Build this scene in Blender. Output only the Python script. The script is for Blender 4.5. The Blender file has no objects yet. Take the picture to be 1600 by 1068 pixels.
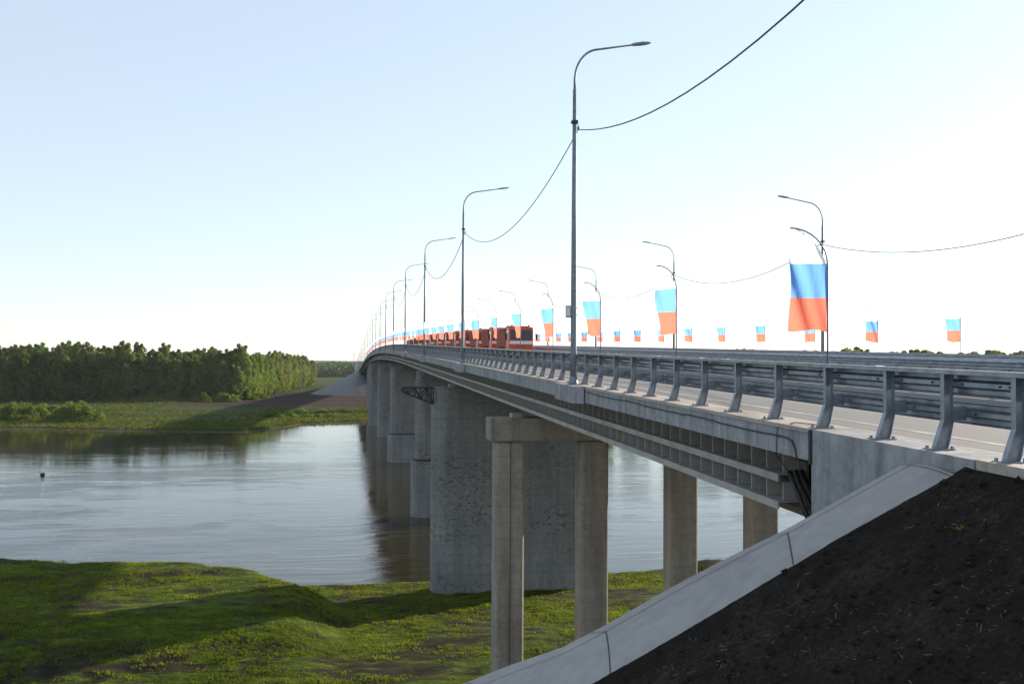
import bpy, math, random
import numpy as np
from mathutils import Vector, Matrix, noise
R = math.radians
random.seed(7)
SC = bpy.context.scene
COL = SC.collection
CAMZ = 22.0                      # the river surface is z = 0
TH = math.atan(259/1500)         # camera yaw away from the road (+Y)
CT, ST = math.cos(TH), math.sin(TH)

# ------------------------------------------------------------------ helpers
def sm(a, b, x):
    t = min(1.0, max(0.0, (x-a)/(b-a))); return t*t*(3-2*t)
def nz(x, y, z=0.0): return noise.noise((x, y, z))
def fbm(x, y, z=0.0, o=4):
    s = 0; a = 1; f = 1
    for _ in range(o):
        s += a*noise.noise((x*f, y*f, z+f)); a *= .5; f *= 2.03
    return s
def c2w(Xc, d, z):               # camera-aligned metres to the world
    return (Xc*CT + d*ST, d*CT - Xc*ST, z + CAMZ)
def ray(px, py, d):              # where the sight line of a photograph pixel is at distance d
    yh = 570 + .006*(px-800)
    return c2w((px-800)*d/1500, d, -(py-yh)*d/1500)

class MB:
    def __init__(s): s.v = []; s.f = []; s.m = []
    def add(s, vs, fs, mi=0):
        o = len(s.v); s.v += [tuple(v) for v in vs]
        s.f += [tuple(i+o for i in f) for f in fs]; s.m += [mi]*len(fs); return s
    def box(s, x0, x1, y0, y1, z0, z1, mi=0):
        return s.add([(x0,y0,z0),(x1,y0,z0),(x1,y1,z0),(x0,y1,z0),(x0,y0,z1),(x1,y0,z1),(x1,y1,z1),(x0,y1,z1)],
              [(0,3,2,1),(4,5,6,7),(0,1,5,4),(1,2,6,5),(2,3,7,6),(3,0,4,7)], mi)
    def loft(s, rings, mi=0, cap=True, closed=True):
        n = len(rings[0]); o = len(s.v)
        for r in rings: s.v += [tuple(p) for p in r]
        k = 0
        for i in range(len(rings)-1):
            for j in range(n if closed else n-1):
                a = o+i*n+j; b = o+i*n+(j+1) % n
                s.f.append((a, b, b+n, a+n)); k += 1
        if cap and closed:
            s.f.append(tuple(o+j for j in range(n))[::-1]); s.f.append(tuple(o+(len(rings)-1)*n+j for j in range(n))); k += 2
        s.m += [mi]*k; return s
    def tube(s, path, r, n=8, mi=0, cap=True):
        P = [Vector(p) for p in path]; rs = r if isinstance(r, (list, tuple)) else [r]*len(P)
        rings = []; up = None
        for i, p in enumerate(P):
            t = (P[min(i+1, len(P)-1)] - P[max(i-1, 0)]).normalized()
            if up is None: up = Vector((0,0,1)) if abs(t.z) < .9 else Vector((0,1,0))
            a = t.cross(up).normalized(); b = a.cross(t).normalized(); up = b
            rings.append([p + rs[i]*(math.cos(2*math.pi*k/n)*a + math.sin(2*math.pi*k/n)*b) for k in range(n)])
        return s.loft(rings, mi, cap)
    def build(s, name, mat, parent=None, smooth=False, loc=None):
        me = bpy.data.meshes.new(name); me.from_pydata(s.v, [], s.f)
        for m in (mat if isinstance(mat, (list, tuple)) else [mat]): me.materials.append(m)
        me.polygons.foreach_set('material_index', s.m)
        if smooth: me.polygons.foreach_set('use_smooth', [True]*len(s.f))
        me.update(); return link(name, me, parent, loc)
def link(name, data, parent=None, loc=None):
    o = bpy.data.objects.new(name, data); COL.objects.link(o)
    if parent: o.parent = parent
    if loc: o.location = loc
    return o
def recalc(o):
    import bmesh
    b = bmesh.new(); b.from_mesh(o.data); bmesh.ops.recalc_face_normals(b, faces=b.faces); b.to_mesh(o.data); b.free(); return o
def bevel(o, w, seg=2):
    m = o.modifiers.new('b', 'BEVEL'); m.width = w; m.segments = seg; m.limit_method = 'ANGLE'; m.angle_limit = R(40); return o
def tag(o, label=None, cat=None, group=None, kind=None):
    if label: o['label'] = label
    if cat: o['category'] = cat
    if group: o['group'] = group
    if kind: o['kind'] = kind
    return o
def thing(name, loc=(0,0,0), label=None, cat=None, group=None):
    o = link(name, None, None, loc); return tag(o, label, cat, group)
def dup(root, loc, rz=None, label=None, group=None, sc=None):
    r = root.copy(); COL.objects.link(r); r.location = loc
    if rz is not None: r.rotation_euler = (0, 0, rz)
    if sc: r.scale = sc if isinstance(sc, tuple) else (sc,)*3
    if label: r['label'] = label
    if group: r['group'] = group
    for ch in list(root.children):
        c = ch.copy(); COL.objects.link(c); c.parent = r
        for g in ch.children:
            d = g.copy(); COL.objects.link(d); d.parent = c
    return r

# ------------------------------------------------------------------ materials
def mat(name):
    m = bpy.data.materials.new(name); m.use_nodes = True
    nt = m.node_tree; b = nt.nodes['Principled BSDF']; return m, nt, b
def nd(nt, t, **kw):
    n = nt.nodes.new(t)
    for k, v in kw.items():
        if k.startswith('i_'):
            n.inputs[int(k[2:]) if k[2:].isdigit() else k[2:]].default_value = v
        else: setattr(n, k, v)
    return n
def L(nt, a, b): nt.links.new(a, b)
def ramp(nt, fac, stops):
    r = nd(nt, 'ShaderNodeValToRGB'); e = r.color_ramp.elements
    while len(e) < len(stops): e.new(.5)
    for i, (p, c) in enumerate(stops):
        e[i].position = p; e[i].color = (*c, 1) if len(c) == 3 else c
    L(nt, fac, r.inputs[0]); return r
def coords(nt, scale=(1,1,1), kind='Object'):
    tc = nd(nt, 'ShaderNodeTexCoord'); mp = nd(nt, 'ShaderNodeMapping'); mp.inputs['Scale'].default_value = scale
    L(nt, tc.outputs[kind], mp.inputs[0]); return mp.outputs[0]
def ntex(nt, vec, scale, detail=4, rough=.55, dist=0):
    n = nd(nt, 'ShaderNodeTexNoise'); n.inputs['Scale'].default_value = scale; n.inputs['Detail'].default_value = detail
    n.inputs['Roughness'].default_value = rough; n.inputs['Distortion'].default_value = dist
    L(nt, vec, n.inputs['Vector']); return n.outputs['Fac']
def mixc(nt, fac, a, b, mode='MIX'):
    n = nd(nt, 'ShaderNodeMix', data_type='RGBA', blend_type=mode)
    for sock, v in ((n.inputs[0], fac), (n.inputs[6], a), (n.inputs[7], b)):
        if isinstance(v, bpy.types.NodeSocket): L(nt, v, sock)
        elif isinstance(v, (int, float)): sock.default_value = v
        else: sock.default_value = (*v, 1)
    return n.outputs[2]
def mth(nt, op, a, b=0.0, c=None):
    n = nd(nt, 'ShaderNodeMath', operation=op)
    for i, v in enumerate((a, b, c)):
        if v is None: continue
        if isinstance(v, bpy.types.NodeSocket): L(nt, v, n.inputs[i])
        else: n.inputs[i].default_value = v
    return n.outputs[0]
def bump(nt, b, h, strength=.3, dist=.05):
    n = nd(nt, 'ShaderNodeBump'); n.inputs['Strength'].default_value = strength; n.inputs['Distance'].default_value = dist
    L(nt, h, n.inputs['Height']); L(nt, n.outputs[0], b.inputs['Normal']); return n

def concrete(name, c, var=.35, scale=1.0, streak=.25, spots=0.0, lines=0.0, rough=.85):
    m, nt, b = mat(name); v = coords(nt)
    n1 = ntex(nt, v, .35*scale, 6, .6); n2 = ntex(nt, v, 3.5*scale, 5, .65)
    st = ntex(nt, coords(nt, (1.6*scale, 1.6*scale, .12*scale)), 1.0, 4, .6)
    f = mth(nt, 'ADD', mth(nt, 'MULTIPLY', n1, .5), mth(nt, 'MULTIPLY', n2, .5))
    lo = tuple(x*(1-var) for x in c); hi = tuple(min(.9, x*(1+var)) for x in c)
    col = ramp(nt, f, [(.32, lo), (.68, hi)]).outputs[0]
    s = ramp(nt, st, [(.35, (1-streak,)*3), (.6, (1,1,1))]).outputs[0]
    col = mixc(nt, 1.0, col, s, 'MULTIPLY')
    if spots:
        sp = ntex(nt, coords(nt, (1.3, 1.3, 2.2)), 1.5, 5, .7, .4)
        zone = ntex(nt, coords(nt, (.07, .07, .2)), 1.0, 3, .55)
        k = mth(nt, 'MULTIPLY', ramp(nt, sp, [(.54, (0,0,0)), (.6, (1,1,1))]).outputs[0], ramp(nt, zone, [(.46, (0,0,0)), (.56, (1,1,1))]).outputs[0])
        col = mixc(nt, mth(nt, 'MULTIPLY', k, spots), col, tuple(x*.33 for x in c))
    if lines:
        w = nd(nt, 'ShaderNodeTexWave', wave_type='BANDS', bands_direction='Z'); w.inputs['Scale'].default_value = .35
        w.inputs['Distortion'].default_value = .25; w.inputs['Detail'].default_value = 2; L(nt, v, w.inputs['Vector'])
        k = ramp(nt, w.outputs['Fac'], [(.0, (1,1,1)), (.05, (0,0,0))]).outputs[0]
        col = mixc(nt, mth(nt, 'MULTIPLY', k, lines), col, tuple(x*.6 for x in c))
    L(nt, col, b.inputs['Base Color']); b.inputs['Roughness'].default_value = rough; b.inputs['Specular IOR Level'].default_value = .3
    bump(nt, b, n2, .35, .03); return m
def simple(name, c, rough=.5, metal=0.0, var=.15, scale=6, spec=.5, bmp=0):
    m, nt, b = mat(name); v = coords(nt); n = ntex(nt, v, scale, 4, .6)
    col = ramp(nt, n, [(.3, tuple(x*(1-var) for x in c)), (.7, tuple(min(1, x*(1+var)) for x in c))]).outputs[0]
    L(nt, col, b.inputs['Base Color']); b.inputs['Roughness'].default_value = rough; b.inputs['Metallic'].default_value = metal
    b.inputs['Specular IOR Level'].default_value = spec
    if bmp: bump(nt, b, n, bmp, .02)
    return m
def leaves(name, c, c2, trans=.35, obj_rand=True, scale=.35):
    m, nt, b = mat(name); out = nt.nodes['Material Output']
    v = coords(nt); n = ntex(nt, v, scale, 3, .6)
    n2 = ntex(nt, v, scale*9, 2, .5)
    col = ramp(nt, mth(nt, 'ADD', mth(nt, 'MULTIPLY', n, .6), mth(nt, 'MULTIPLY', n2, .4)), [(.33, c), (.66, c2)]).outputs[0]
    if obj_rand:
        oi = nd(nt, 'ShaderNodeObjectInfo'); hs = nd(nt, 'ShaderNodeHueSaturation')
        L(nt, mth(nt, 'MULTIPLY_ADD', oi.outputs['Random'], .035, .492), hs.inputs['Hue'])
        L(nt, mth(nt, 'MULTIPLY_ADD', oi.outputs['Random'], .45, .98), hs.inputs['Value']); L(nt, col, hs.inputs['Color']); col = hs.outputs[0]
    L(nt, col, b.inputs['Base Color']); b.inputs['Roughness'].default_value = .6; b.inputs['Specular IOR Level'].default_value = .2
    t = nd(nt, 'ShaderNodeBsdfTranslucent'); L(nt, mixc(nt, 1.0, col, (1.5, 1.45, .6), 'MULTIPLY'), t.inputs[0])
    mx = nd(nt, 'ShaderNodeMixShader'); mx.inputs[0].default_value = trans
    L(nt, b.outputs[0], mx.inputs[1]); L(nt, t.outputs[0], mx.inputs[2]); L(nt, mx.outputs[0], out.inputs[0]); return m

M = {}
M['pier'] = concrete('pier_concrete', (.228,.225,.222), .3, .8, .22, .85, .4)
M['column'] = concrete('column_concrete', (.305,.272,.235), .28, 1.0, .3, 0, .3)
M['fascia'] = concrete('fascia_concrete', (.31,.31,.325), .35, 1.6, .35, 0, 0)
M['kerb'] = concrete('kerb_concrete', (.40,.35,.31), .35, 2.0, .1)
M['paving'] = concrete('slope_concrete', (.30,.285,.28), .16, 1.4, .1)
M['farpave'] = concrete('far_slope_concrete', (.20,.195,.195), .2, .6, .1)
M['seam'] = simple('joint_mastic', (.03,.03,.03), .8)
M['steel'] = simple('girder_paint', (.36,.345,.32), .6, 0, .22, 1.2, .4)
M['web'] = simple('girder_web_painted_shade', (.13,.12,.10), .7, 0, .3, .9, .3)  # shade put into the web colour so the pale stiffener edges look lit
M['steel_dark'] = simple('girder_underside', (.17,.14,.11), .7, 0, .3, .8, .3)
M['galv'] = simple('galvanised_steel', (.26,.285,.33), .38, .8, .3, 4)
M['galv_pole'] = simple('galvanised_pole', (.18,.20,.23), .5, .35, .35, 9)
M['black'] = simple('black_plastic', (.018,.018,.02), .5)
M['cable'] = simple('cable_sheath', (.035,.033,.03), .6)
M['dark'] = simple('dark_steel', (.03,.032,.035), .6)
M['white'] = simple('white_paint', (.72,.72,.72), .5, 0, .08)
M['paint'] = simple('worn_road_paint', (.30,.30,.29), .8, 0, .5, 1.6)
M['orange'] = simple('orange_paint', (.55,.055,.015), .35, 0, .12, 2)
M['orange_body'] = simple('orange_body_paint', (.40,.085,.035), .5, 0, .3, 1.2)
M['glass'] = simple('dark_glass', (.012,.014,.016), .08, 0, .1, 3, .6)
M['tyre'] = simple('tyre_rubber', (.02,.02,.02), .8)
M['wood'] = simple('bark', (.13,.11,.085), .9, 0, .3, 3)
M['wood_pale'] = simple('pale_bark', (.26,.24,.2), .9, 0, .4, 2)
M['leaf'] = leaves('leaf_green', (.06,.085,.02), (.14,.17,.04), .55)
M['leaf2'] = leaves('leaf_olive', (.07,.088,.026), (.15,.165,.05), .55)
M['bush'] = leaves('bush_leaf', (.065,.10,.016), (.15,.19,.04), .48)
M['grass'] = leaves('grass_blades', (.045,.07,.006), (.17,.21,.02), .55, False, .12)
M['grass2'] = leaves('bank_grass_blades', (.03,.05,.007), (.11,.125,.025), .45, False, .06)
M['straw'] = simple('straw', (.28,.23,.16), .8, 0, .4, 3)
M['farleaf'] = leaves('far_wood_leaf', (.03,.05,.015), (.07,.10,.03), .25, False, .02)

def cloth(name, c, tr=.75):
    m, nt, b = mat(name); out = nt.nodes['Material Output']
    n = ntex(nt, coords(nt, (3, 3, .8)), 2.0, 3, .5)
    b.inputs['Base Color'].default_value = (*c, 1); b.inputs['Roughness'].default_value = .75
    t = nd(nt, 'ShaderNodeBsdfTranslucent'); t.inputs[0].default_value = (*c, 1)
    mx = nd(nt, 'ShaderNodeMixShader'); mx.inputs[0].default_value = tr
    bp = bump(nt, b, n, .5, .03); L(nt, bp.outputs[0], t.inputs['Normal'])
    L(nt, b.outputs[0], mx.inputs[1]); L(nt, t.outputs[0], mx.inputs[2]); L(nt, mx.outputs[0], out.inputs[0]); return m
M['fl_w'] = cloth('flag_white', (.97,.97,.97), .8); M['fl_b'] = cloth('flag_blue', (.17,.41,.86)); M['fl_r'] = cloth('flag_red', (.92,.20,.135))

def headlamp():
    m, nt, b = mat('headlamp_lens'); b.inputs['Base Color'].default_value = (.8,.8,.75,1); b.inputs['Roughness'].default_value = .15
    b.inputs['Emission Color'].default_value = (1,.93,.8,1); b.inputs['Emission Strength'].default_value = 2.0; return m
M['lamp_on'] = headlamp()

def asphalt():
    m, nt, b = mat('asphalt'); v = coords(nt)
    n = ntex(nt, v, 30, 3, .7); n1 = ntex(nt, coords(nt, (1.2, .05, 1)), 1, 4, .6)
    f = mth(nt, 'ADD', mth(nt, 'MULTIPLY', n, .5), mth(nt, 'MULTIPLY', n1, .5))
    L(nt, ramp(nt, f, [(.3, (.075,.073,.072)), (.7, (.165,.158,.152))]).outputs[0], b.inputs['Base Color'])
    b.inputs['Roughness'].default_value = .85; bump(nt, b, n, .5, .01); return m
M['asphalt'] = asphalt()

def soil():
    m, nt, b = mat('dark_soil'); v = coords(nt)
    n = ntex(nt, v, 1.1, 6, .65); n2 = ntex(nt, v, 14, 6, .7)
    f = mth(nt, 'ADD', mth(nt, 'MULTIPLY', n, .45), mth(nt, 'MULTIPLY', n2, .55))
    L(nt, ramp(nt, f, [(.3, (.009,.007,.0055)), (.52, (.026,.020,.0155)), (.72, (.075,.06,.046))]).outputs[0], b.inputs['Base Color'])
    b.inputs['Roughness'].default_value = .95; b.inputs['Specular IOR Level'].default_value = .15
    bump(nt, b, n2, 1.0, .12); return m
M['soil'] = soil()

def ground():
    m, nt, b = mat('ground_cover'); v = coords(nt); geo = nd(nt, 'ShaderNodeNewGeometry')
    sp = nd(nt, 'ShaderNodeSeparateXYZ'); L(nt, geo.outputs['Position'], sp.inputs[0])
    big = ntex(nt, coords(nt, (.09, .20, .1)), 1.0, 6, .68, .5); mid = ntex(nt, coords(nt, (.5, 1.0, .5)), 1.0, 6, .68); fine = ntex(nt, v, 5, 4, .7)
    grass = ramp(nt, mth(nt, 'ADD', mth(nt, 'MULTIPLY', mid, .6), mth(nt, 'MULTIPLY', fine, .4)), [(.36, (.012,.022,.003)), (.5, (.052,.078,.005)), (.64, (.135,.16,.013))]).outputs[0]
    earth = ramp(nt, mid, [(.35, (.010,.009,.006)), (.65, (.04,.034,.018))]).outputs[0]
    mid2 = ntex(nt, coords(nt, (.28, .75, .4)), 1.0, 6, .72, .3); patch = mth(nt, 'ADD', mth(nt, 'MULTIPLY', big, .5), mth(nt, 'MULTIPLY', mid2, .5))
    near = mixc(nt, ramp(nt, patch, [(.46, (0,0,0)), (.53, (1,1,1))]).outputs[0], grass, earth)
    fargrass = ramp(nt, ntex(nt, coords(nt, (.02, .06, .05)), 1.0, 6, .65), [(.35, (.016,.03,.006)), (.5, (.035,.052,.010)), (.65, (.07,.078,.022))]).outputs[0]
    fearth = ramp(nt, ntex(nt, coords(nt, (.03, .12, .1)), 1.0, 5, .6), [(.3, (.024,.015,.012)), (.7, (.06,.037,.027))]).outputs[0]
    # bare brown earth strip in front of the far abutment, between the bank grass and the wood
    jit = mth(nt, 'MULTIPLY_ADD', big, 50, -25)
    yy = mth(nt, 'ADD', sp.outputs[1], jit)
    st = mth(nt, 'MULTIPLY', ramp(nt, mth(nt, 'DIVIDE', yy, 1000), [(.435, (0,0,0)), (.455, (1,1,1))]).outputs[0],
             ramp(nt, mth(nt, 'MULTIPLY_ADD', mth(nt, 'ADD', sp.outputs[0], jit), .004, .5), [(.12, (0,0,0)), (.30, (1,1,1))]).outputs[0])
    st = mth(nt, 'MULTIPLY', st, ramp(nt, mth(nt, 'DIVIDE', yy, 1000), [(.62, (1,1,1)), (.68, (0,0,0))]).outputs[0])
    farc = mixc(nt, st, fargrass, fearth)
    isfar = ramp(nt, mth(nt, 'DIVIDE', sp.outputs[1], 1000), [(.2, (0,0,0)), (.21, (1,1,1))]).outputs[0]
    col = mixc(nt, isfar, near, farc)
    # wet mud at the water's edge
    wet = ramp(nt, mth(nt, 'MULTIPLY_ADD', mid, .5, sp.outputs[2]), [(.35, (1,1,1)), (.62, (0,0,0))]).outputs[0]
    col = mixc(nt, wet, col, (.075,.06,.04))
    L(nt, col, b.inputs['Base Color']); b.inputs['Roughness'].default_value = .95; b.inputs['Specular IOR Level'].default_value = .1
    bump(nt, b, mth(nt, 'ADD', fine, mid), .8, .12); return m
M['ground'] = ground()

def water():
    m, nt, b = mat('river_water'); b.inputs['Base Color'].default_value = (.028,.024,.010,1)
    b.inputs['Roughness'].default_value = .06; b.inputs['IOR'].default_value = 1.33
    calm = ntex(nt, coords(nt, (.012, .035, 1)), 1.0, 4, .6, .6)       # wind lanes and current seams
    lane2 = ntex(nt, coords(nt, (.05, .20, 1)), 1.0, 4, .55, 1.4)
    calm = mth(nt, 'ADD', mth(nt, 'MULTIPLY', calm, .55), mth(nt, 'MULTIPLY', lane2, .45))
    amp = ramp(nt, calm, [(.40, (.12,)*3), (.5, (.4,)*3), (.58, (.95,)*3)]).outputs[0]
    sp = nd(nt, 'ShaderNodeSeparateXYZ'); L(nt, nd(nt, 'ShaderNodeNewGeometry').outputs['Position'], sp.inputs[0])
    yv = mth(nt, 'MULTIPLY_ADD', sp.outputs[0], -.8, sp.outputs[1])
    amp = mth(nt, 'MULTIPLY', amp, ramp(nt, mth(nt, 'DIVIDE', yv, 600), [(.33, (1,1,1)), (.52, (.16,)*3)]).outputs[0])
    a = ntex(nt, coords(nt, (.55, .9, 1)), 1.0, 4, .6); c = ntex(nt, coords(nt, (2.2, 3.2, 1)), 1.0, 3, .6); e = ntex(nt, coords(nt, (.10, .2, 1)), 1.0, 3, .5)
    h = mth(nt, 'MULTIPLY', mth(nt, 'ADD', mth(nt, 'ADD', mth(nt, 'MULTIPLY', a, .6), mth(nt, 'MULTIPLY', c, .55)), mth(nt, 'MULTIPLY', e, .25)), amp)
    bump(nt, b, h, .36, .15); return m
M['water'] = water()
M['hill'] = simple('hill_woods', (.06,.08,.04), .9, 0, .3, .004, .1)

# ------------------------------------------------------------------ road profile
def prof(d):
    g0, d0, d1, g1 = .0235, 135.0, 470.0, -.031
    if d < d0: return -1.5 + g0*d
    z0 = -1.5 + g0*d0
    if d < d1: t = d-d0; return z0 + g0*t + (g1-g0)*t*t/(2*(d1-d0))
    t = d1-d0; z = z0 + g0*t + (g1-g0)*t/2 + g1*(d-d1)
    return z if z > -10 else -10 - 5*(1-math.exp((z+10)/5))
def zr(y): return CAMZ + prof(CT*y + 1.45)
XL, XM, XR = 8.53, 19.7, 30.85           # left barrier, median, right barrier
Y0, YA, YE = -20.0, 15.86, 612.0         # behind the camera, near abutment, far abutment
def ylist(a, b):
    ys = []; y = a
    while y < b-.01:
        ys.append(y); y += 1.0 if y < 40 else 2.0 if y < 120 else 4.0
    return ys + [b]
def sweep(mb, prof_pts, a, b, mi=0, closed=True):
    return mb.loft([[(x, y, zr(y)+z) for x, z in prof_pts] for y in ylist(a, b)], mi, closed, closed)
def sheet(name, x0, x1, z, a, b, m, parent=None):
    return sweep(MB(), [(x0, z), (x1, z)], a, b, 0, False).build(name, m, parent)

# ------------------------------------------------------------------ setting: ground, water, hills
def yshore(x):  return 99 + 9*sm(-5, -35, x) + 1.6*nz(x*.09, 3.1) + .5*nz(x*.5, 8.2)
def yfar(x):
    pts = [(-3000,360),(-400,352),(-150,346),(-110,338),(-70,326),(-32,316),(-22,338),(-14,358),(10,366),(60,372),(3000,372)]
    for (a, p), (b, q) in zip(pts, pts[1:]):
        if a <= x <= b: return p+(q-p)*sm(a, b, x) + 2.5*nz(x*.05, 1.7) + .8*nz(x*.25, 4.4)
    return 360
def H(x, y):
    if y < 220:
        ys = yshore(x); xe = -4-.75*max(0, y-84)
        pl = sm(xe+4.5, xe-.5, x)
        base = 1.65 - .75*sm(70, 92, y)*(1-pl)
        base = base + (3.35-base)*pl*sm(60, 77, y)
        base += 1.7*math.exp(-((x-37)/6)**2 - ((y-98)/4.5)**2)
        base += .35*pl*math.exp(-((x+15)/7)**2 - ((y-90)/5)**2)
        base += (.22*fbm(x*.09, y*.09, 1, 3) + .16*nz(x*.45, y*.45, 5) + .10*nz(x*1.2, y*1.2, 7))*(1.0 if y > 30 else .5)
        wd = 5+5*pl
        k = sm(ys+.3*wd, ys-wd, y)
        h = -1.2 + (base+1.2)*k if y < ys+.3*wd else -1.2
        return h if y < ys+3 else h - 1.8*sm(ys+3, ys+20, y)
    yf = yfar(x); t = y-yf
    if t < -20: return -3
    if t < 0: return -3 + 3*sm(-20, 0, t)*1.0
    h = .5*sm(0, 6, t) + 1.4*sm(10, 90, t) + 1.2*sm(70, 160, t)
    return h + .3*fbm(x*.03, y*.05, 2, 3)*sm(0, 30, t) + .14*nz(x*.3, y*.3)*sm(0, 8, t)
def graded(lo, hi, a, b, step, g=1.22, mx=900):
    out = list(np.arange(a, b+.001, step)); s = step; v = a
    while v > lo: s = min(s*g, mx); v -= s; out.insert(0, v)
    s = step; v = out[-1]
    while v < hi: s = min(s*g, mx); v += s; out.append(v)
    return out
gx = graded(-6500, 6500, -58, 48, .75)
gy = graded(-400, 46, 46, 114, .75) + list(np.arange(117, 300, 9)) + list(np.arange(304, 420, 2.5)) + list(np.arange(425, 560, 6))
s = 8.0; v = gy[-1]
while v < 6600: s = min(s*1.25, 800); v += s; gy.append(v)
g = MB(); nx = len(gx)
g.v = [(x, y, H(x, y)) for y in gy for x in gx]
g.f = [(j*nx+i, j*nx+i+1, (j+1)*nx+i+1, (j+1)*nx+i) for j in range(len(gy)-1) for i in range(nx-1)]; g.m = [0]*len(g.f)
tag(g.build('ground', M['ground'], smooth=True), kind='structure')
w = MB().add([(-4000,70,0),(4000,70,0),(4000,420,0),(-4000,420,0)], [(0,1,2,3)])
tag(w.build('river_water', M['water']), kind='structure')
hb = MB(); rings = []
for i in range(121):
    a = R(-75 + 150*i/120); r = 5200
    top = 42 + 14*nz(i*.09, 2.2) + 5*nz(i*.4, 5) - 22*sm(62, 90, i)
    x, y = r*math.sin(a), r*math.cos(a)
    rings.append([(x*.93, y*.93, 2), (x*.96, y*.96, top*.7), (x, y, top), (x*1.06, y*1.06, 2)])
hb.loft(rings, 0, False, False); tag(hb.build('hills', M['hill'], smooth=True), kind='structure')

# ------------------------------------------------------------------ road, markings
for n_, a, b in (('road', 9.02, XM-.7), ('road', XM+.7, XR-.5)):
    tag(sheet(n_, a, b, -.05, Y0, 1300, M['asphalt']), kind='structure')
mk = MB()
for x in (10.1, XM-1.7, XM+1.7, XR-1.6): sweep(mk, [(x-.08, -.046), (x+.08, -.046)], Y0, 640, 0, False)
for x in (14.0, XM+5.6):
    y = -19.0
    while y < 420:
        mk.loft([[(x-.08, yy, zr(yy)-.046), (x+.08, yy, zr(yy)-.046)] for yy in (y, y+1.5, y+3)], 0, False, False); y += 9
tag(mk.build('road_marking', M['paint']), kind='structure')

# ------------------------------------------------------------------ bridge superstructure
br = thing('road_bridge', (0, YA, 0), 'long grey road bridge with steel girder sides arching over the river', 'bridge')
def bpart(mb, name, m, parent=None, **k):
    o = mb.build(name, m, parent or br, **k)
    o.matrix_parent_inverse = Matrix.Translation((0, -YA, 0)) if parent is None else Matrix.Identity(4)
    return o
d = MB(); sweep(d, [(8.13,-.08),(XR+.42,-.08),(XR+.42,-.56),(XR-1.2,-.42),(10.0,-.42),(8.5,-.57),(8.13,-.57)], YA+.03, YE)
bpart(d, 'deck_slab', M['fascia'])
k = MB(); sweep(k, [(8.10,-.078),(8.10,0),(9.0,0),(9.0,-.078)], YA+.03, YE); bpart(k, 'kerb', M['kerb'])
k = MB(); sweep(k, [(XR-.48,-.078),(XR-.48,0),(XR+.44,0),(XR+.44,-.078)], YA+.03, YE); bpart(k, 'kerb', M['kerb'])
k = MB(); sweep(k, [(XM-.68,-.078),(XM-.68,0),(XM+.68,0),(XM+.68,-.078)], YA+.03, YE); bpart(k, 'median_strip', M['kerb'])
def girder(xe, sgn):
    yg = 18.85
    gm = MB(); w_ = xe+sgn*.52
    P = [(w_,-.43),(w_+sgn*.05,-.43),(w_+sgn*.05,-1.86),(w_+sgn*.05,-1.98),(w_,-1.98)]
    sweep(gm, P, yg, YE-1)
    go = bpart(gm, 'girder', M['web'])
    for nm, zt, zb in (('ledge', -1.24, -1.40), ('bottom_flange', -1.82, -1.985)):
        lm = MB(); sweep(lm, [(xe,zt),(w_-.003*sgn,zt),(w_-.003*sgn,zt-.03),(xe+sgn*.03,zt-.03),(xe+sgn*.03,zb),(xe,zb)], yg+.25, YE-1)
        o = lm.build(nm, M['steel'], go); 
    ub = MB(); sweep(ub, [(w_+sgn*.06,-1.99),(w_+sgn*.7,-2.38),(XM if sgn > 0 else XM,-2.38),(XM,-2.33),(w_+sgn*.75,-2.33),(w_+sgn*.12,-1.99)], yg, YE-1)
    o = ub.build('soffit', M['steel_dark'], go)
    if sgn > 0:
        one = MB().box(xe+.16, w_-.004, -.02, .02, -1.235, -.58); one.box(xe+.16, w_-.004, -.02, .02, -1.815, -1.43)
        me = None; y = yg+.35; rest = MB(); n = 0
        while y < YE-2:
            if n < 95:
                if me is None:
                    o = one.build('stiffener', M['steel'], go, loc=(0, y, zr(y))); me = o.data
                else: o = link('stiffener', me, go, (0, y, zr(y)))
            elif y < 330:
                rest.box(xe+.16, w_-.004, y-.02, y+.02, zr(y)-1.235, zr(y)-.60); rest.box(xe+.16, w_-.004, y-.02, y+.02, zr(y)-1.815, zr(y)-1.45)
            y += .80; n += 1
        tag(rest.build('stiffener', M['steel'], go), kind='stuff')
girder(9.02, 1); girder(XR-.45, -1)

# wing wall and abutment
ab = thing('bridge_abutment', (8.1, YA, 14), 'concrete abutment wall at the near end of the bridge beside the soil slope', 'abutment')
def apart(mb, name, m):
    o = mb.build(name, m, ab); o.matrix_parent_inverse = Matrix.Translation((-8.1, -YA, -14)); return o
a = MB(); a.loft([[(8.12, y, zr(y)-.003), (8.9, y, zr(y)-.003), (8.9, y, zr(y)-.08), (9.6, y, zr(y)-.08), (9.6, y, 14), (8.12, y, 14)] for y in (11.4, 13, 14.5, YA)])
apart(a, 'wing_wall', M['fascia'])
a = MB().box(9.62, XR+.4, YA-1.2, YA-.01, 12, zr(YA)-.1); apart(a, 'face_wall', M['fascia'])
a = MB(); a.loft([[(8.14, y, zr(y)), (9.0, y, zr(y)), (9.0, y, zr(y)-.15), (8.14, y, zr(y)-.15)] for y in (-20, -10, 0, 5, 11.38)])
tag(a.build('kerb_strip', M['kerb']), kind='structure')
a = MB(); a.loft([[(8.9, y, zr(y)), (9.0, y, zr(y)), (9.0, y, zr(y)-.078), (8.9, y, zr(y)-.078)] for y in (11.4, 13, 14.5, YA)])
apart(a, 'wall_coping', M['kerb'])
jb = MB().box(8.085, 8.16, YA-.035, YA+.045, zr(YA)-.62, zr(YA)-.02); apart(jb, 'expansion_joint', M['seam'])

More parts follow.
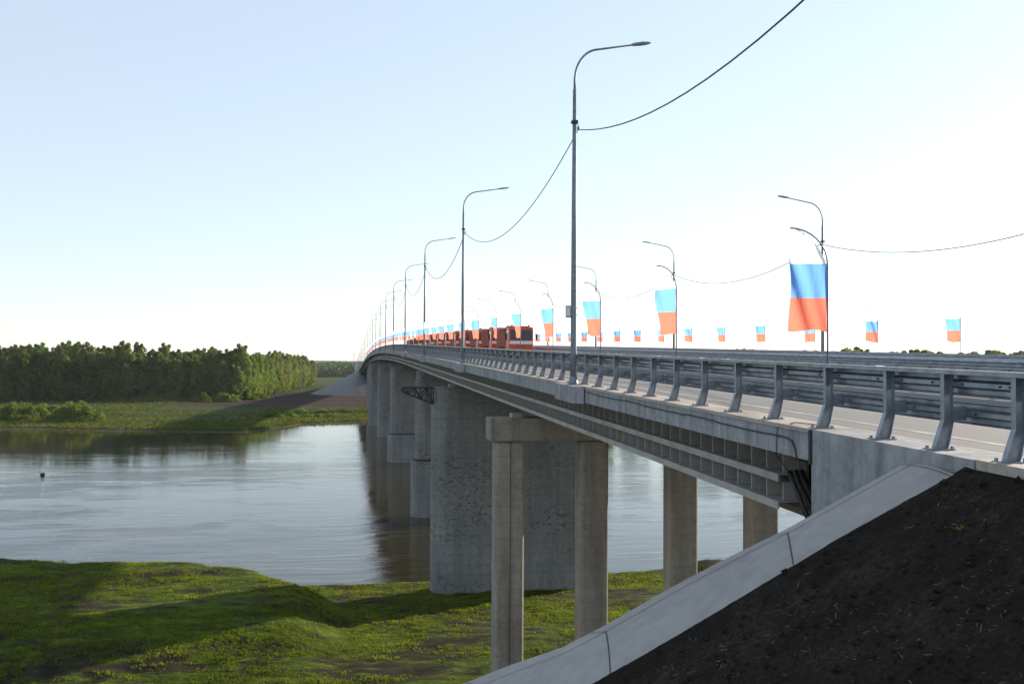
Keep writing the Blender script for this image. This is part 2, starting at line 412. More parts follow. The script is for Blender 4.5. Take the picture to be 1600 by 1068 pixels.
# lamp pedestals
LY = [33.95*n for n in range(0, 28)]
ped = None
for y in LY[1:18]:
    p = MB(); xo = 8.09
    A = [(xo, -1.75, 0), (xo-.34, -1.45, 0), (xo-.34, 1.45, 0), (xo, 1.75, 0)]
    top = [(x, y+yy, zr(y+yy)-.012) for x, yy, _ in A]; bot = [(x, y+yy, zr(y+yy)-.60) for x, yy, _ in A]
    p.loft([bot, top]); bpart(p, 'lamp_pedestal', M['fascia'])

# ------------------------------------------------------------------ piers
def stadium(x0, x1, y, hw, z, n=10):
    r = hw; pts = []
    for k in range(n+1):
        t = math.pi/2 + math.pi*k/n; pts.append((x0+r+r*math.cos(t), y+r*math.sin(t), z))
    for k in range(n+1):
        t = -math.pi/2 + math.pi*k/n; pts.append((x1-r+r*math.cos(t), y+r*math.sin(t), z))
    return pts
def wall_pier(y, x0, x1, hw, zb, lab, base=None, head='flat', truss=False):
    root = thing('bridge_pier', (x0, y, max(zb, 0)), lab, 'bridge pier', 'concrete piers carrying the bridge')
    inv = Matrix.Translation((-x0, -y, -max(zb, 0)))
    def pp(mb, nm, m, par=root, sm_=False):
        o = mb.build(nm, m, par, sm_); o.matrix_parent_inverse = inv if par is root else Matrix.Identity(4); return o
    zt = zr(y)-2.4; hh = 1.75
    lo = zb
    if base:
        xb, zbt, hb_ = base
        b = MB().loft([stadium(xb, x1+(x0-xb), y, hb_, zb-2), stadium(xb, x1+(x0-xb), y, hb_, zbt)])
        bevel(pp(b, 'footing', M['pier']), .08); lo = zbt+.35
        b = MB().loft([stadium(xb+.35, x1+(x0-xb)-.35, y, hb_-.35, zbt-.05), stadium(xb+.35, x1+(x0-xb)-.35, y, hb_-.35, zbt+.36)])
        pp(b, 'painted_shadow_gap', M['dark'])  # shadow gap above the footing, its shade put into the dark colour
    b = MB().loft([stadium(x0, x1, y, hw, (lo if base else zb-2)), stadium(x0, x1, y, hw, zt-hh)])
    pp(b, 'shaft', M['pier'])
    if head == 'flat':
        h = MB().loft([stadium(x0+.15, x1-.15, y, hw*.8, zt-hh+.002), stadium(x0+.15, x1-.15, y, hw*.8, zt-.3)])
        pp(h, 'pier_cap', M['pier'])
    else:
        h = MB().box(x0-.5, x1+.5, y-hw*.8, y+hw*.8, zt-hh*.55, zt-.3)
        bevel(pp(h, 'pier_cap', M['pier']), .05)
        for xx in (x0+.6, x1-3.2):
            c_ = MB().loft([[(xx+.5,y-hw*.7,zt-hh*1.6),(xx+1.2,y-hw*.7,zt-hh*1.6),(xx+1.2,y+hw*.7,zt-hh*1.6),(xx+.5,y+hw*.7,zt-hh*1.6)],
                            [(xx-1,y-hw*.9,zt-hh*.56),(xx+2.6,y-hw*.9,zt-hh*.56),(xx+2.6,y+hw*.9,zt-hh*.56),(xx-1,y+hw*.9,zt-hh*.56)]])
            pp(c_, 'corbel', M['fascia'])
    for xx in (x0+2, x0+8, x1-8, x1-2):
        q = MB().box(xx-.35, xx+.35, y-.4, y+.4, zt-.3, zt); pp(q, 'bearing', M['steel'])
    if truss:
        t = MB(); z1 = zt-.35; z0 = zt-hh-.1; xa = x0+.1; xb_ = x0-2.7
        for yy in (y-1.1, y+1.1):
            t.tube([(xa, yy, z1), (xb_, yy, z1)], .07, 6); t.tube([(xa, yy, z0), (xb_, yy, z1-.45)], .08, 6)
            n = 5
            for i in range(n):
                u0 = i/n; u1 = (i+1)/n; xu = lambda u: xa+(xb_-xa)*u; zl = lambda u: z0+(z1-.45-z0)*u
                t.tube([(xu(u0), yy, zl(u0)), (xu(u0), yy, z1)], .055, 6)
                t.tube([(xu(u0), yy, z1 if i % 2 else zl(u0)), (xu(u1), yy, zl(u1) if i % 2 else z1)], .055, 6)
            t.tube([(xb_, yy, z1-.45), (xb_, yy, z1)], .055, 6)
        for i in range(6):
            u = i/5; xx = xa+(xb_-xa)*u; t.tube([(xx, y-1.1, z1), (xx, y+1.1, z1)], .05, 6)
        o = pp(t, 'truss_bracket', M['dark']); o['label'] = 'dark steel lattice bracket on the pier head'
    return root
wall_pier(90.0, 7.9, 23.0, 1.7, .4, 'broad stained concrete wall pier on the near river bank', truss=True)
wall_pier(140.5, 9.95, 24.5, 1.5, 0, 'first pier standing in the water, on a wider footing with a dark painted shadow gap', base=(9.4, 8.0, 2.0))
wall_pier(218.5, 9.85, 24.5, 1.5, 0, 'second pier standing in the water, blotchy above a wider footing', base=(9.35, 6.2, 2.0), head='corbel')
wall_pier(294.5, 9.5, 24.5, 1.5, 0, 'third plain pier out in the river towards the far bank', head='corbel')
wall_pier(352.0, 8.1, 24.5, 1.6, .2, 'plain pier at the waterline of the far bank', head='flat')
wall_pier(425.0, 9.0, 24.5, 1.3, 1.5, 'farthest pier on the far bank in front of the paved cone')
# column bent
yb = 52.4; ztop = zr(yb)-2.38
bt = thing('column_pier', (7.8, yb, .9), 'four tan concrete columns under one cap beam, nearest pier to the camera', 'bridge pier', 'concrete piers carrying the bridge')
def cpart(mb, nm, m):
    o = mb.build(nm, m, bt); o.matrix_parent_inverse = Matrix.Translation((-7.8, -yb, -.9)); return o
cb = MB().box(7.75, 27.2, yb-1.0, yb+1.0, ztop-1.5, ztop-.25)
o = cpart(cb, 'cap_beam', M['column']); bevel(o, .05)
c0 = 7.75+1.12
for t in (0, 4.75, 9.95, 14.8):
    xx = c0+t
    c = MB().box(xx-.80, xx+.80, yb-.8, yb+.8, -.5, ztop-1.503); bevel(cpart(c, 'column', M['column']), .22, 3)
pl_ = MB().box(c0-.012, c0+.012, yb-.83, yb-.802, 1.0, ztop-1.55); cpart(pl_, 'cable_strip', M['cable'])
for xx in (9.3, 14, 18, 22, 25.5):
    q = MB().box(xx-.3, xx+.3, yb-.35, yb+.35, ztop-.25, ztop-.01); cpart(q, 'bearing', M['steel'])

# ------------------------------------------------------------------ near slope: paving and soil
GXs = .6                                # the left face of the embankment falls away from the kerb
def zsoil(x, y): return CAMZ - 1.4 + .0235*(y-11) + GXs*(x-8)
def hit(px, py):                        # where the sight line of a photograph pixel meets that face
    a, b = ray(px, py, 1.0), ray(px, py, 2.0)
    A = Vector(a); D = Vector(b)-A; e0 = A.z-zsoil(A.x, A.y); e1 = (A+D).z-zsoil((A+D).x, (A+D).y)
    return A + D*(e0/(e0-e1))
F = [(1415,722),(1330,769),(1235,822),(1140,868),(1050,915),(950,972),(880,1008),(800,1035),(716,1068)]
C = [(1490,740),(1395,792),(1300,845),(1200,905),(1100,965),(1010,1017),(920,1068),(830,1119),(740,1170)]
Fw = [hit(*p) for p in F]; Cw = [hit(*p) for p in C]
for q in range(1, 6):                   # on down to the foot of the slope, below the frame
    x = Fw[8].x-4.0*q; y = Fw[8].y+2.2*q; Fw.append(Vector((x, y, zsoil(x, y))))
    x = Cw[8].x-4.2*q; y = Cw[8].y+.7*q; Cw.append(Vector((x, y, zsoil(x, y))))
pv = MB(); n = len(Fw); S = 9; pts = []
for i in range(n):
    row = []
    for j in range(S):
        t = j/(S-1); p = Fw[i].lerp(Cw[i], t); p.z += .03*math.sin(math.pi*t)
        row.append(p)
    pts.append(row)
fold = []
for i in range(n):                      # rounded shoulder and the slope facing the river
    f_ = Fw[i]; fold.append([f_, f_+Vector((.03,.12,-.03)), f_+Vector((.06,.4,-.22)), Vector((f_.x+.2, f_.y+(f_.z-.2)*1.4+.3, -.5))])
for i in range(n): pts[i] = fold[i][::-1][:-1] + pts[i]
W = len(pts[0])
pv.v = [tuple(p) for r in pts for p in r]
pv.f = [(i*W+j, i*W+j+1, (i+1)*W+j+1, (i+1)*W+j) for i in range(n-1) for j in range(W-1)]; pv.m = [0]*len(pv.f)
# slope below the deck
o_ = len(pv.v)
for i in range(n):
    p = Fw[i] + Vector((.06, .4, -.22)); pv.v += [tuple(p), (XR+2, max(YA-.5, YA+(18.4-p.z)*1.5), p.z)]
for i in range(n-1): pv.f.append((o_+2*i, o_+2*i+1, o_+2*i+3, o_+2*i+2)); pv.m.append(0)
po = recalc(pv.build('slope_paving', M['paving'], smooth=True))
tag(po, 'pale concrete paving strip running down the slope beside the near bridge end', 'slope paving')
sm_ = MB()
def strip(pa, wid, lift):
    for q in range(len(pa)-1):
        a, b = pa[q], pa[q+1]; t = (b-a).normalized(); s_ = t.cross(Vector((0,0,1))).normalized()*wid; u = Vector((0,0,lift))
        sm_.add([a-s_+u, a+s_+u, b+s_+u, b-s_+u], [(0,1,2,3)])
PT = lambda i, t: Fw[i].lerp(Cw[i], t) + Vector((0,0,.03*math.sin(math.pi*t)))
def PF(u, t):
    i = min(int(u), n-2); return PT(i, t).lerp(PT(i+1, t), u-i)
strip([PF(u*.25, .17) for u in range(0, 40)], .006, .012)
for u in (2.15, 5.15, 7.6):
    jag = [PF(u+.22-.22*(t/.17), t) if t < .17 else PF(u+.55*(t-.17), t) for t in [i/24 for i in range(25)]]
    strip(jag, .008, .013)
strip([PF(.06, t) for t in [i/8 for i in range(9)]], .008, .013)
sj = sm_.build('paving_joint', M['seam'], po)
# soil: the left face of the embankment
so = MB(); xs_ = list(np.arange(8.12, 1.0, -.055)) + list(np.arange(1.0, -24, -.5))
def yedge(x):
    for a, b in zip(Cw, Cw[1:]):
        if a.x >= x >= b.x: return a.y+(b.y-a.y)*(a.x-x)/(a.x-b.x)
    return Cw[0].y-.1*(x-Cw[0].x) if x > Cw[0].x else Cw[-1].y
K = 150; rows = []
for x in xs_:
    ye = yedge(x); row = []
    for j in range(K):
        t = j/(K-1); y = ye - 10*t - 24*max(0, t-.75)*4*.25*4; amp = min(1, j/5)
        z = zsoil(x, y) - .01 - .05*sm(8.0, 7.6, x)*amp
        rag = .05*nz(x*2.2, 2)+.03*nz(x*7, 4) if j < 3 else 0
        z += amp*sm(8.12, 7.9, x)*(.06*fbm(x*.8, y*.8, 3, 3) + .06*fbm(x*3.5, y*3.5, 9, 4)) + .012*sm(3, 0, j)
        row.append((x, y+rag, z))
    rows.append(row)
so.v = [p for r in rows for p in r]
so.f = [(i*K+j, i*K+j+1, (i+1)*K+j+1, (i+1)*K+j) for i in range(len(rows)-1) for j in range(K-1)]; so.m = [0]*len(so.f)
soo = recalc(so.build('embankment', M['soil'], smooth=True)); tag(soo, kind='structure')
if soo.data.polygons[0].normal.z < 0: soo.data.flip_normals()

# straw, roots and clods on the soil
rnd = random.Random(3)
from mathutils.bvhtree import BVHTree
bv = BVHTree.FromPolygons(so.v, so.f)
def on_soil(x, y):
    h = bv.ray_cast(Vector((x, y, 60)), Vector((0,0,-1))); return h[0], h[1]
st = MB(); cl = MB(); nst = 0
while nst < 7000:
    dd = 6+8*rnd.random(); px = 900+750*rnd.random()
    p = c2w((px-800)*dd/1500, dd, 0); loc, nrm = on_soil(p[0], p[1])
    if loc is None: continue
    if fbm(p[0]*.5, p[1]*.5, 4, 2) < rnd.uniform(-.5, .7): continue
    a = rnd.uniform(0, 6.28); ln = rnd.uniform(.03, .20); dv = Vector((math.cos(a), math.sin(a), 0)); dv = (dv - nrm*dv.dot(nrm)).normalized()
    q0 = loc + nrm*.012; q1 = q0+dv*ln*.5+nrm*rnd.uniform(0, .03); q2 = q0+dv*ln+nrm*rnd.uniform(-.01, .03)
    st.tube([q0, q1, q2], rnd.uniform(.001, .0024), 3); nst += 1
tag(st.build('straw_litter', M['straw']), kind='stuff')
ncl = 0
while ncl < 2600:
    dd = 6+8*rnd.random(); px = 850+800*rnd.random()
    p = c2w((px-800)*dd/1500, dd, 0); loc, nrm = on_soil(p[0], p[1])
    if loc is None: continue
    r = .012+.06*rnd.random()**5; vs = []
    for sx, sy, sz in ((1,0,0),(-1,0,0),(0,1,0),(0,-1,0),(0,0,1),(0,0,-1)):
        vs.append(loc+Vector((sx, sy, sz*.8))*r*rnd.uniform(.7, 1.3))
    cl.add(vs, [(0,2,4),(2,1,4),(1,3,4),(3,0,4),(2,0,5),(1,2,5),(3,1,5),(0,3,5)]); ncl += 1
tag(cl.build('soil_clods', M['soil']), kind='stuff')
wd = MB()
wp = hit(1500, 815); wl, wn = on_soil(wp.x, wp.y)
for i in range(18):
    a = rnd.uniform(0, 6.28); ln = rnd.uniform(.03, .11); up = rnd.uniform(.01, .07); q = wl + Vector((rnd.uniform(-.07,.07), rnd.uniform(-.07,.07), 0))
    t = q+Vector((math.cos(a)*ln, math.sin(a)*ln, up)); s_ = Vector((-math.sin(a), math.cos(a), 0))*.012
    wd.add([q, q.lerp(t,.5)+s_, t, q.lerp(t,.5)-s_], [(0,1,2,3)])
tag(wd.build('weed_plant', M['leaf']), 'small green weed growing out of the dark soil slope', 'weed')

# ------------------------------------------------------------------ guard rails
def posts_left():
    ys = [-9.8+1.5*i for i in range(12)] + [8.2, 9.7, 11.1, 12.6, 14.1, 16.06, 18.07, 20.08, 22.09, 24.1]; y = 24.1
    while y < 600: y += 7.63/4; ys.append(y)
    return ys
def wbeam(xc, zc, face, h=.155, dep=.075):
    s_ = face; pr = [(0,h),(dep,h*.82),(dep,h*.45),(0,h*.2),(0,-h*.2),(dep,-h*.45),(dep,-h*.82),(0,-h)]
    out = [(xc+s_*(a+.006), zc+b) for a, b in pr]; inn = [(xc+s_*(a-.006), zc+b) for a, b in pr[::-1]]
    return out+inn
def post_mesh(sg):
    p = MB(); hw = .046
    prof_ = [(-.20,.012),(.0,.012),(.085,.36),(.085,1.08),(-.055,1.08),(-.055,.42),(-.175,.08)]
    A = [(sg*x, -hw, z) for x, z in prof_]; B = [(sg*x, hw, z) for x, z in prof_]
    # flanges and web, so the post reads as a rolled section
    for y0, y1 in ((-hw, -hw+.014), (hw-.014, hw)): pass
    fl = [(-.20,.012),(-.175,.09),(-.055,.42),(-.055,1.08)]
    fr = [(.0,.012),(.03,.12),(.085,.38),(.085,1.08)]
    for li in (fl, fr):
        o = .012
        p.loft([[(sg*(x), -hw, z), (sg*(x+o), -hw, z), (sg*(x+o), hw, z), (sg*x, hw, z)] for x, z in li])
    web = [(-.19,.0,.012),(-.163,0,.09),(-.043,0,.42),(-.043,0,1.08),(.085,0,1.08),(.085,0,.38),(.03,0,.12),(.0,0,.012)]
    p.loft([[(sg*x, -.006, z) for x, _, z in web], [(sg*x, .006, z) for x, _, z in web]])
    p.box(*sorted((sg*-.28, sg*.08)), -.13, .13, 0, .014)
    for bx in (-.24, .04):
        for by in (-.09, .09): p.box(sg*bx-.018, sg*bx+.018, by-.018, by+.018, .014, .05)
    # spacer to the lower beam
    p.box(*sorted((sg*.098, sg*.30)), -.05, .05, .42, .62)
    return p
def guardrail(x, sg, ys, a, b, lab, double=False, ins=0.0):
    root = thing('guard_rail', (x, ys[0], zr(ys[0])), lab, 'guard rail', 'steel guard rails along the road')
    inv = Matrix.Translation((-x, -ys[0], -zr(ys[0])))
    def gp(mb, nm, m=M['galv']):
        o = mb.build(nm, m, root); o.matrix_parent_inverse = inv; return o
    if double:
        pm = MB().box(-.05,.05,-.06,.06,0,1.06); pm.box(-.14,.14,-.12,.12,0,.014); pm.box(-.19,.19,-.04,.04,.9,.98); pm.box(-.19,.19,-.04,.04,.5,.58)
    else: pm = post_mesh(sg)
    me = None; rest = MB(); n = 0
    for y in ys:
        z = zr(y)
        if n < 100:
            if me is None: o = pm.build('post', M['galv'], root); me = o.data
            else: o = link('post', me, root)
            o.matrix_parent_inverse = inv; o.location = (x, y, z)
        else: rest.box(x-.06, x+.06, y-.05, y+.05, z, z+1.08)
        n += 1
    if rest.v: tag(gp(rest, 'post'), kind='stuff')
    if double:
        for s_ in (-1, 1):
            for zc in (.95, .55): m_ = MB(); sweep(m_, wbeam(x+s_*.19, zc, s_), a, b); gp(m_, 'beam')
        m_ = MB(); sweep(m_, [(x-.1,1.07),(x+.1,1.07),(x+.1,1.14),(x-.1,1.14)], a, b); gp(m_, 'hand_rail')
    else:
        m_ = MB(); sweep(m_, wbeam(x+sg*.10, .945, sg), a, b); up = gp(m_, 'beam')
        m_ = MB(); sweep(m_, wbeam(x+sg*.31, .52, sg), a, b); lo = gp(m_, 'beam')
        m_ = MB(); sweep(m_, [(x-sg*.07,1.085),(x-sg*.07,1.15),(x+sg*.11,1.15),(x+sg*.11,1.085)], a, b); gp(m_, 'hand_rail')
        if sg > 0:
            bl = MB()
            for y in ys[10:52]:
                for dy in (.25, .45, -.25):
                    for xc, zc in ((x+.088, .945), (x+.298, .52)):
                        bl.box(xc-.012, xc+.002, y+dy-.014, y+dy+.014, zr(y+dy)+zc-.014, zr(y+dy)+zc+.014)
            gp(bl, 'beam_bolts', M['dark'])
    return root
yl = posts_left()
guardrail(XL, 1, yl, -12.0, 640, 'grey guard rail along the left bridge edge, with kinked posts nearest the camera')
guardrail(XM, 0, [14+2.0*i for i in range(150)], -10, 640, 'double sided guard rail on the median between the two carriageways', True)
guardrail(XR, -1, [30+1.91*i for i in range(180)], -10, 640, 'guard rail along the far right edge of the bridge, beyond the median')

# ------------------------------------------------------------------ street lamps
def make_lamp(hj, sg, ar):
    root = thing('street_lamp')
    p = MB(); p.tube([(0,0,.03),(0,0,1.2),(0,0,hj*.5),(0,0,hj)], [.125,.115,.098,.068], 12)
    p.build('pole', M['galv_pole'], root, True)
    b = MB().box(-.2,.2,-.2,.2,0,.03); b.tube([(0,0,.03),(0,0,.30)], [.19,.13], 12)
    for a in range(4): 
        c, s = math.cos(a*math.pi/2), math.sin(a*math.pi/2); b.box(c*.16-.025, c*.16+.025, s*.16-.025, s*.16+.025, .03, .1)
    b.build('base_plate', M['galv_pole'], root)
    path = [(0,0,hj-.15),(0,0,hj+.35)]
    for k in range(1, 9):
        t = R(80)*k/8; path.append((sg*(.95-.95*math.cos(t)), 0, hj+.35+1.18*math.sin(t)))
    path.append((sg*2.35, 0, hj+1.80)); path = [(a*ar, b, c) for a, b, c in path]
    MB().tube(path, [.045]*2+[.04]*8+[.032], 8).build('arm', M['galv_pole'], root, True)
    l = MB()
    secs = [(2.2,.03,.03),(2.3,.085,.05),(2.6,.13,.055),(2.85,.10,.04),(2.98,.03,.015)]
    l.loft([[(sg*x*ar, sy*wy, hj+1.78+.15*(x-2.2)+sz*wz) for sy, sz in ((-1,-.6),(1,-.6),(.8,1),(-.8,1))] for x, wy, wz in secs])
    recalc(l.build('lamp_head', M['galv_pole'], root))
    k = MB(); z = 9.72*hj/11.1
    k.tube([(0,0,z+.15),(sg*.12,0,z+.15),(sg*.14,0,z)], .015, 6); k.box(sg*.14-.03, sg*.14+.03, -.04, .04, z-.12, z-.02); k.box(-.11,.11,-.11,.11,z+.1,z+.2)
    k.build('cable_bracket', M['dark'], root)
    return root
lampL = make_lamp(10.75, 1, .97); lampM = make_lamp(10.75, 1, 1.11); lampR = make_lamp(9.4, -1, 1.07)
ords = ['nearest and tallest looking', 'second', 'third', 'fourth', 'fifth', 'sixth']
LP = []; xlamp = 8.13
for i, y in enumerate(LY[1:]):
    lab = f'{ords[i]} grey street lamp of the left row, arm reaching over the road' if i < 6 else 'thin distant street lamp of the left row where the bridge curves away'
    grp = 'street lamps along the left edge'
    if i == 0: o = lampL; o.location = (xlamp, y, zr(y)-.012); tag(o, lab, 'street lamp', grp)
    elif i == 1: o = lampM; o.location = (xlamp+.02, y, zr(y)-.012); tag(o, lab, 'street lamp', grp)
    else:
        o = dup(lampM, (xlamp+.02, y, zr(y)-.012), 0, lab, grp)
    LP.append((xlamp, y, zr(y)))
RPn = []; ordr = ['first', 'second', 'third', 'fourth']
for i in range(18):
    y = 58.9+29.2*i; labs = ['street lamp of the right row standing behind the largest flag', 'right row street lamp behind the second largest flag', 'right row street lamp beside the tall left lamp pole', 'right row street lamp just ahead of the first orange truck']
    lab = labs[i] if i < 4 else 'distant street lamp of the right row above the orange trucks'
    if i == 0: o = lampR; o.location = (XR+.12, y, zr(y)); tag(o, lab, 'street lamp', 'street lamps along the right edge')
    else: dup(lampR, (XR+.12, y, zr(y)), None, lab, 'street lamps along the right edge')
    RPn.append((XR+.12, y, zr(y)))
# number plate on the first pole
sg_ = MB().box(-.30,-.10,-.01,.01,2.42,2.86, 0); sg_.box(-.27,-.13,-.014,-.0102,2.48,2.80,1); sg_.box(-.11,.11,-.112,-.098,2.5,2.53,0); sg_.box(-.11,.11,-.112,-.098,2.76,2.79,0)
o = sg_.build('number_plate', [M['galv'], M['white']], lampL)

def cable(p, q, sag, r, lab, grp):
    m = MB(); P = []
    for i in range(25):
        t = i/24; P.append((p[0]+(q[0]-p[0])*t, p[1]+(q[1]-p[1])*t, p[2]+(q[2]-p[2])*t - 4*sag*t*(1-t)))
    m.tube(P, r, 6); tag(m.build('overhead_cable', M['cable'], smooth=True), lab, 'cable', grp)
zc = 9.28
p0 = (xlamp+.14, 0, CAMZ+10.05)
cabs = ['thick black cable sweeping from the nearest left lamp to the top of the photo', 'sagging cable between the nearest and second left lamps', 'sagging cable between the second and third left lamps', 'sagging cable between the third and fourth left lamps']
for i in range(6):
    q = (LP[i][0]+.14, LP[i][1], LP[i][2]+zc)
    cable(p0, q, 2.58 if i == 0 else 2.0, .02 if i == 0 else .02 if i == 1 else .026, cabs[i] if i < 4 else 'thin far cable between distant left lamps', 'cables strung along the left lamps'); p0 = q
zc = 8.2; p0 = (XR+.16, 29.7, zr(29.7)+zc)
cabr = ['thin cable from the lamp behind the largest flag to the right edge of the photo', 'thin cable between the two nearest lamps of the right row']
for i in range(4):
    q = (RPn[i][0]-.14, RPn[i][1], RPn[i][2]+zc)
    cable(p0, q, 1.6, .024, cabr[i] if i < 2 else 'faint cable between farther lamps of the right row', 'cables strung along the right lamps'); p0 = q

# cable hanging along the fascia and drain pipes at the girder end
m_ = MB(); P = []
for i in range(60):
    t = i/59; y = 32.1-(32.1-16.85)*t; P.append((8.11, y, zr(y)-.17-.05*t-.035*abs(math.sin(9*t))-.02*nz(i*.5, 1)))
P += [(8.11, 16.6, zr(16.6)-.28), (8.105, 16.45, zr(16.4)-.42), (8.11, 16.4, zr(16.4)-.60), (8.6, 16.35, zr(16.3)-.70)]
m_.tube(P, .018, 6); tag(m_.build('fascia_cable', M['cable'], smooth=True), 'thick black cable drooping along the concrete bridge edge', 'cable')
m_ = MB(); m_.tube([(8.55,16.5,zr(16.5)+.02),(8.3,16.85,zr(17)+.03),(8.09,17.15,zr(17)-.08),(8.085,17.2,zr(17)-.6),(8.7,17.6,zr(17.5)-1.2)], .010, 6)
tag(m_.build('thin_cable', M['cable'], smooth=True), 'thin black cable looping over the kerb near the abutment', 'cable')
for i, (dx, lab) in enumerate(((0, 'black drain pipe under the girder end nearest the camera'), (.28, 'black drain pipe behind the first one at the girder end'), (.56, 'innermost black drain pipe at the girder end'))):
    m_ = MB(); m_.tube([(9.12+dx*.6, 18.75+dx*.3, zr(19)-1.15), (9.12+dx*.6, 18.6+dx*.3, zr(19)-1.35), (9.15+dx*.6, 17.75, zr(18)-2.25)], .055, 8)
    tag(m_.build('drain_pipe', M['black'], smooth=True), lab, 'drain pipe', 'drain pipes at the girder end')

# ------------------------------------------------------------------ flags
def flag_mesh(variant):
    rows = 30; cols = 10; m = MB(); zt, zb = 3.56, 1.72
    def archx(z): return 0.0 if z < 2.95 else None
    fold = [.35, .5, 1.0, .75][variant]
    for i in range(rows+1):
        t = i/rows; z0 = zt-(zt-zb)*t
        for j in range(cols+1):
            u = j/cols
            # the top follows the arched pole
            wmax = .69*(1-.16*fold*sm(.35, 1, t)*(.6+.4*math.sin(5*t)))
            x = -u*wmax
            arch = 2.95+.62*math.sin(min(1, u*1.05)*math.pi/2)**.75
            z = zb+(arch-zb)*(1-t) if True else z0
            zlin = zt-(zt-zb)*t
            z = min(zlin, arch) if t < .33 else zlin
            y = .05*math.sin(7*u+2.2*t*3+variant) * (.2+u) + .03*math.sin(13*u+9*t) + .22*fold*u*u*sm(.4, 1, t)
            z += .03*math.sin(5*u+variant)*sm(.9, 1, t) + .10*fold*u*sm(.8, 1, t)*(1 if variant != 2 else .8)
            m.v.append((x-.012, y*.8, z))
    for i in range(rows):
        for j in range(cols):
            a = i*(cols+1)+j; t = (i+.5)/rows
            m.f.append((a, a+1, a+cols+2, a+cols+1)); m.m.append(0 if t < .325 else 1 if t < .66 else 2)
    return m
def make_flag(variant):
    root = thing('flag')
    path = [(0,0,.75),(0,0,2.0),(0,0,2.95)]
    for k in range(1, 9):
        t = math.pi/2*k/8; path.append((-.69*(1-math.cos(t)), 0, 2.95+.64*math.sin(t)))
    MB().tube(path, [.017]*3+[.014]*8, 6).build('pole', M['galv_pole'], root, True)
    fm = flag_mesh(variant).build('cloth', [M['fl_w'], M['fl_b'], M['fl_r']], root, True)
    sol = None
    return root
protos = [make_flag(v) for v in range(4)]; used = [False]*4
labL = ['large white, blue and red flag on the left rail, nearest and biggest of all', 'second largest tricolour flag on the left rail', 'third largest tricolour flag, just right of the tall lamp pole', 'tricolour flag just left of the tall lamp pole beside the first truck', 'tricolour flag hanging in front of the first truck windscreen', 'narrow tricolour flag in front of the second truck', 'tricolour flag in front of the trucks between the second and third lamps']
yaws = [-.1, -1.05, -.85, -1.08, -1.15, -1.3, -1.0]
def put_flag(i, x, y, lab, grp, yaw, var):
    loc = (x, y, zr(y))
    if not used[var]:
        o = protos[var]; used[var] = True; o.location = loc; o.rotation_euler = (0,0,yaw); tag(o, lab, 'flag', grp)
    else:
        o = protos[var]; c = dup(o, loc, yaw, lab, grp); c['category'] = 'flag'
rf = random.Random(11)
for i in range(52):
    y = 16.06 if i == 0 else 24.1+7.63*(i-1)
    lab = labL[i] if i < 7 else 'small distant tricolour flag of the row on the left rail'
    put_flag(i, XL+.01, y, lab, 'tricolour flags along the left rail', yaws[i] if i < 7 else -rf.uniform(.7, 1.28), [0,1,2,1,2,3,0][i] if i < 7 else rf.randrange(4))
labR = ['rightmost small tricolour flag on the far right rail', 'small tricolour flag on the far rail between the largest flag and the rightmost one', 'small tricolour flag mostly hidden behind the largest flag', 'small far rail tricolour flag, first to the left of the largest flag', 'small far rail tricolour flag, second to the left of the largest flag', 'small far rail tricolour flag just right of the second largest flag', 'small tricolour flag showing below the second largest flag']
for k in range(50):
    dd = 48.9+7.6*k; y = (dd-XR*ST)/CT
    lab = labR[k] if k < 7 else 'tiny distant tricolour flag on the far right rail'
    put_flag(k, XR-.01, y, lab, 'tricolour flags along the right rail', rf.uniform(-.8, -.05), rf.randrange(4))

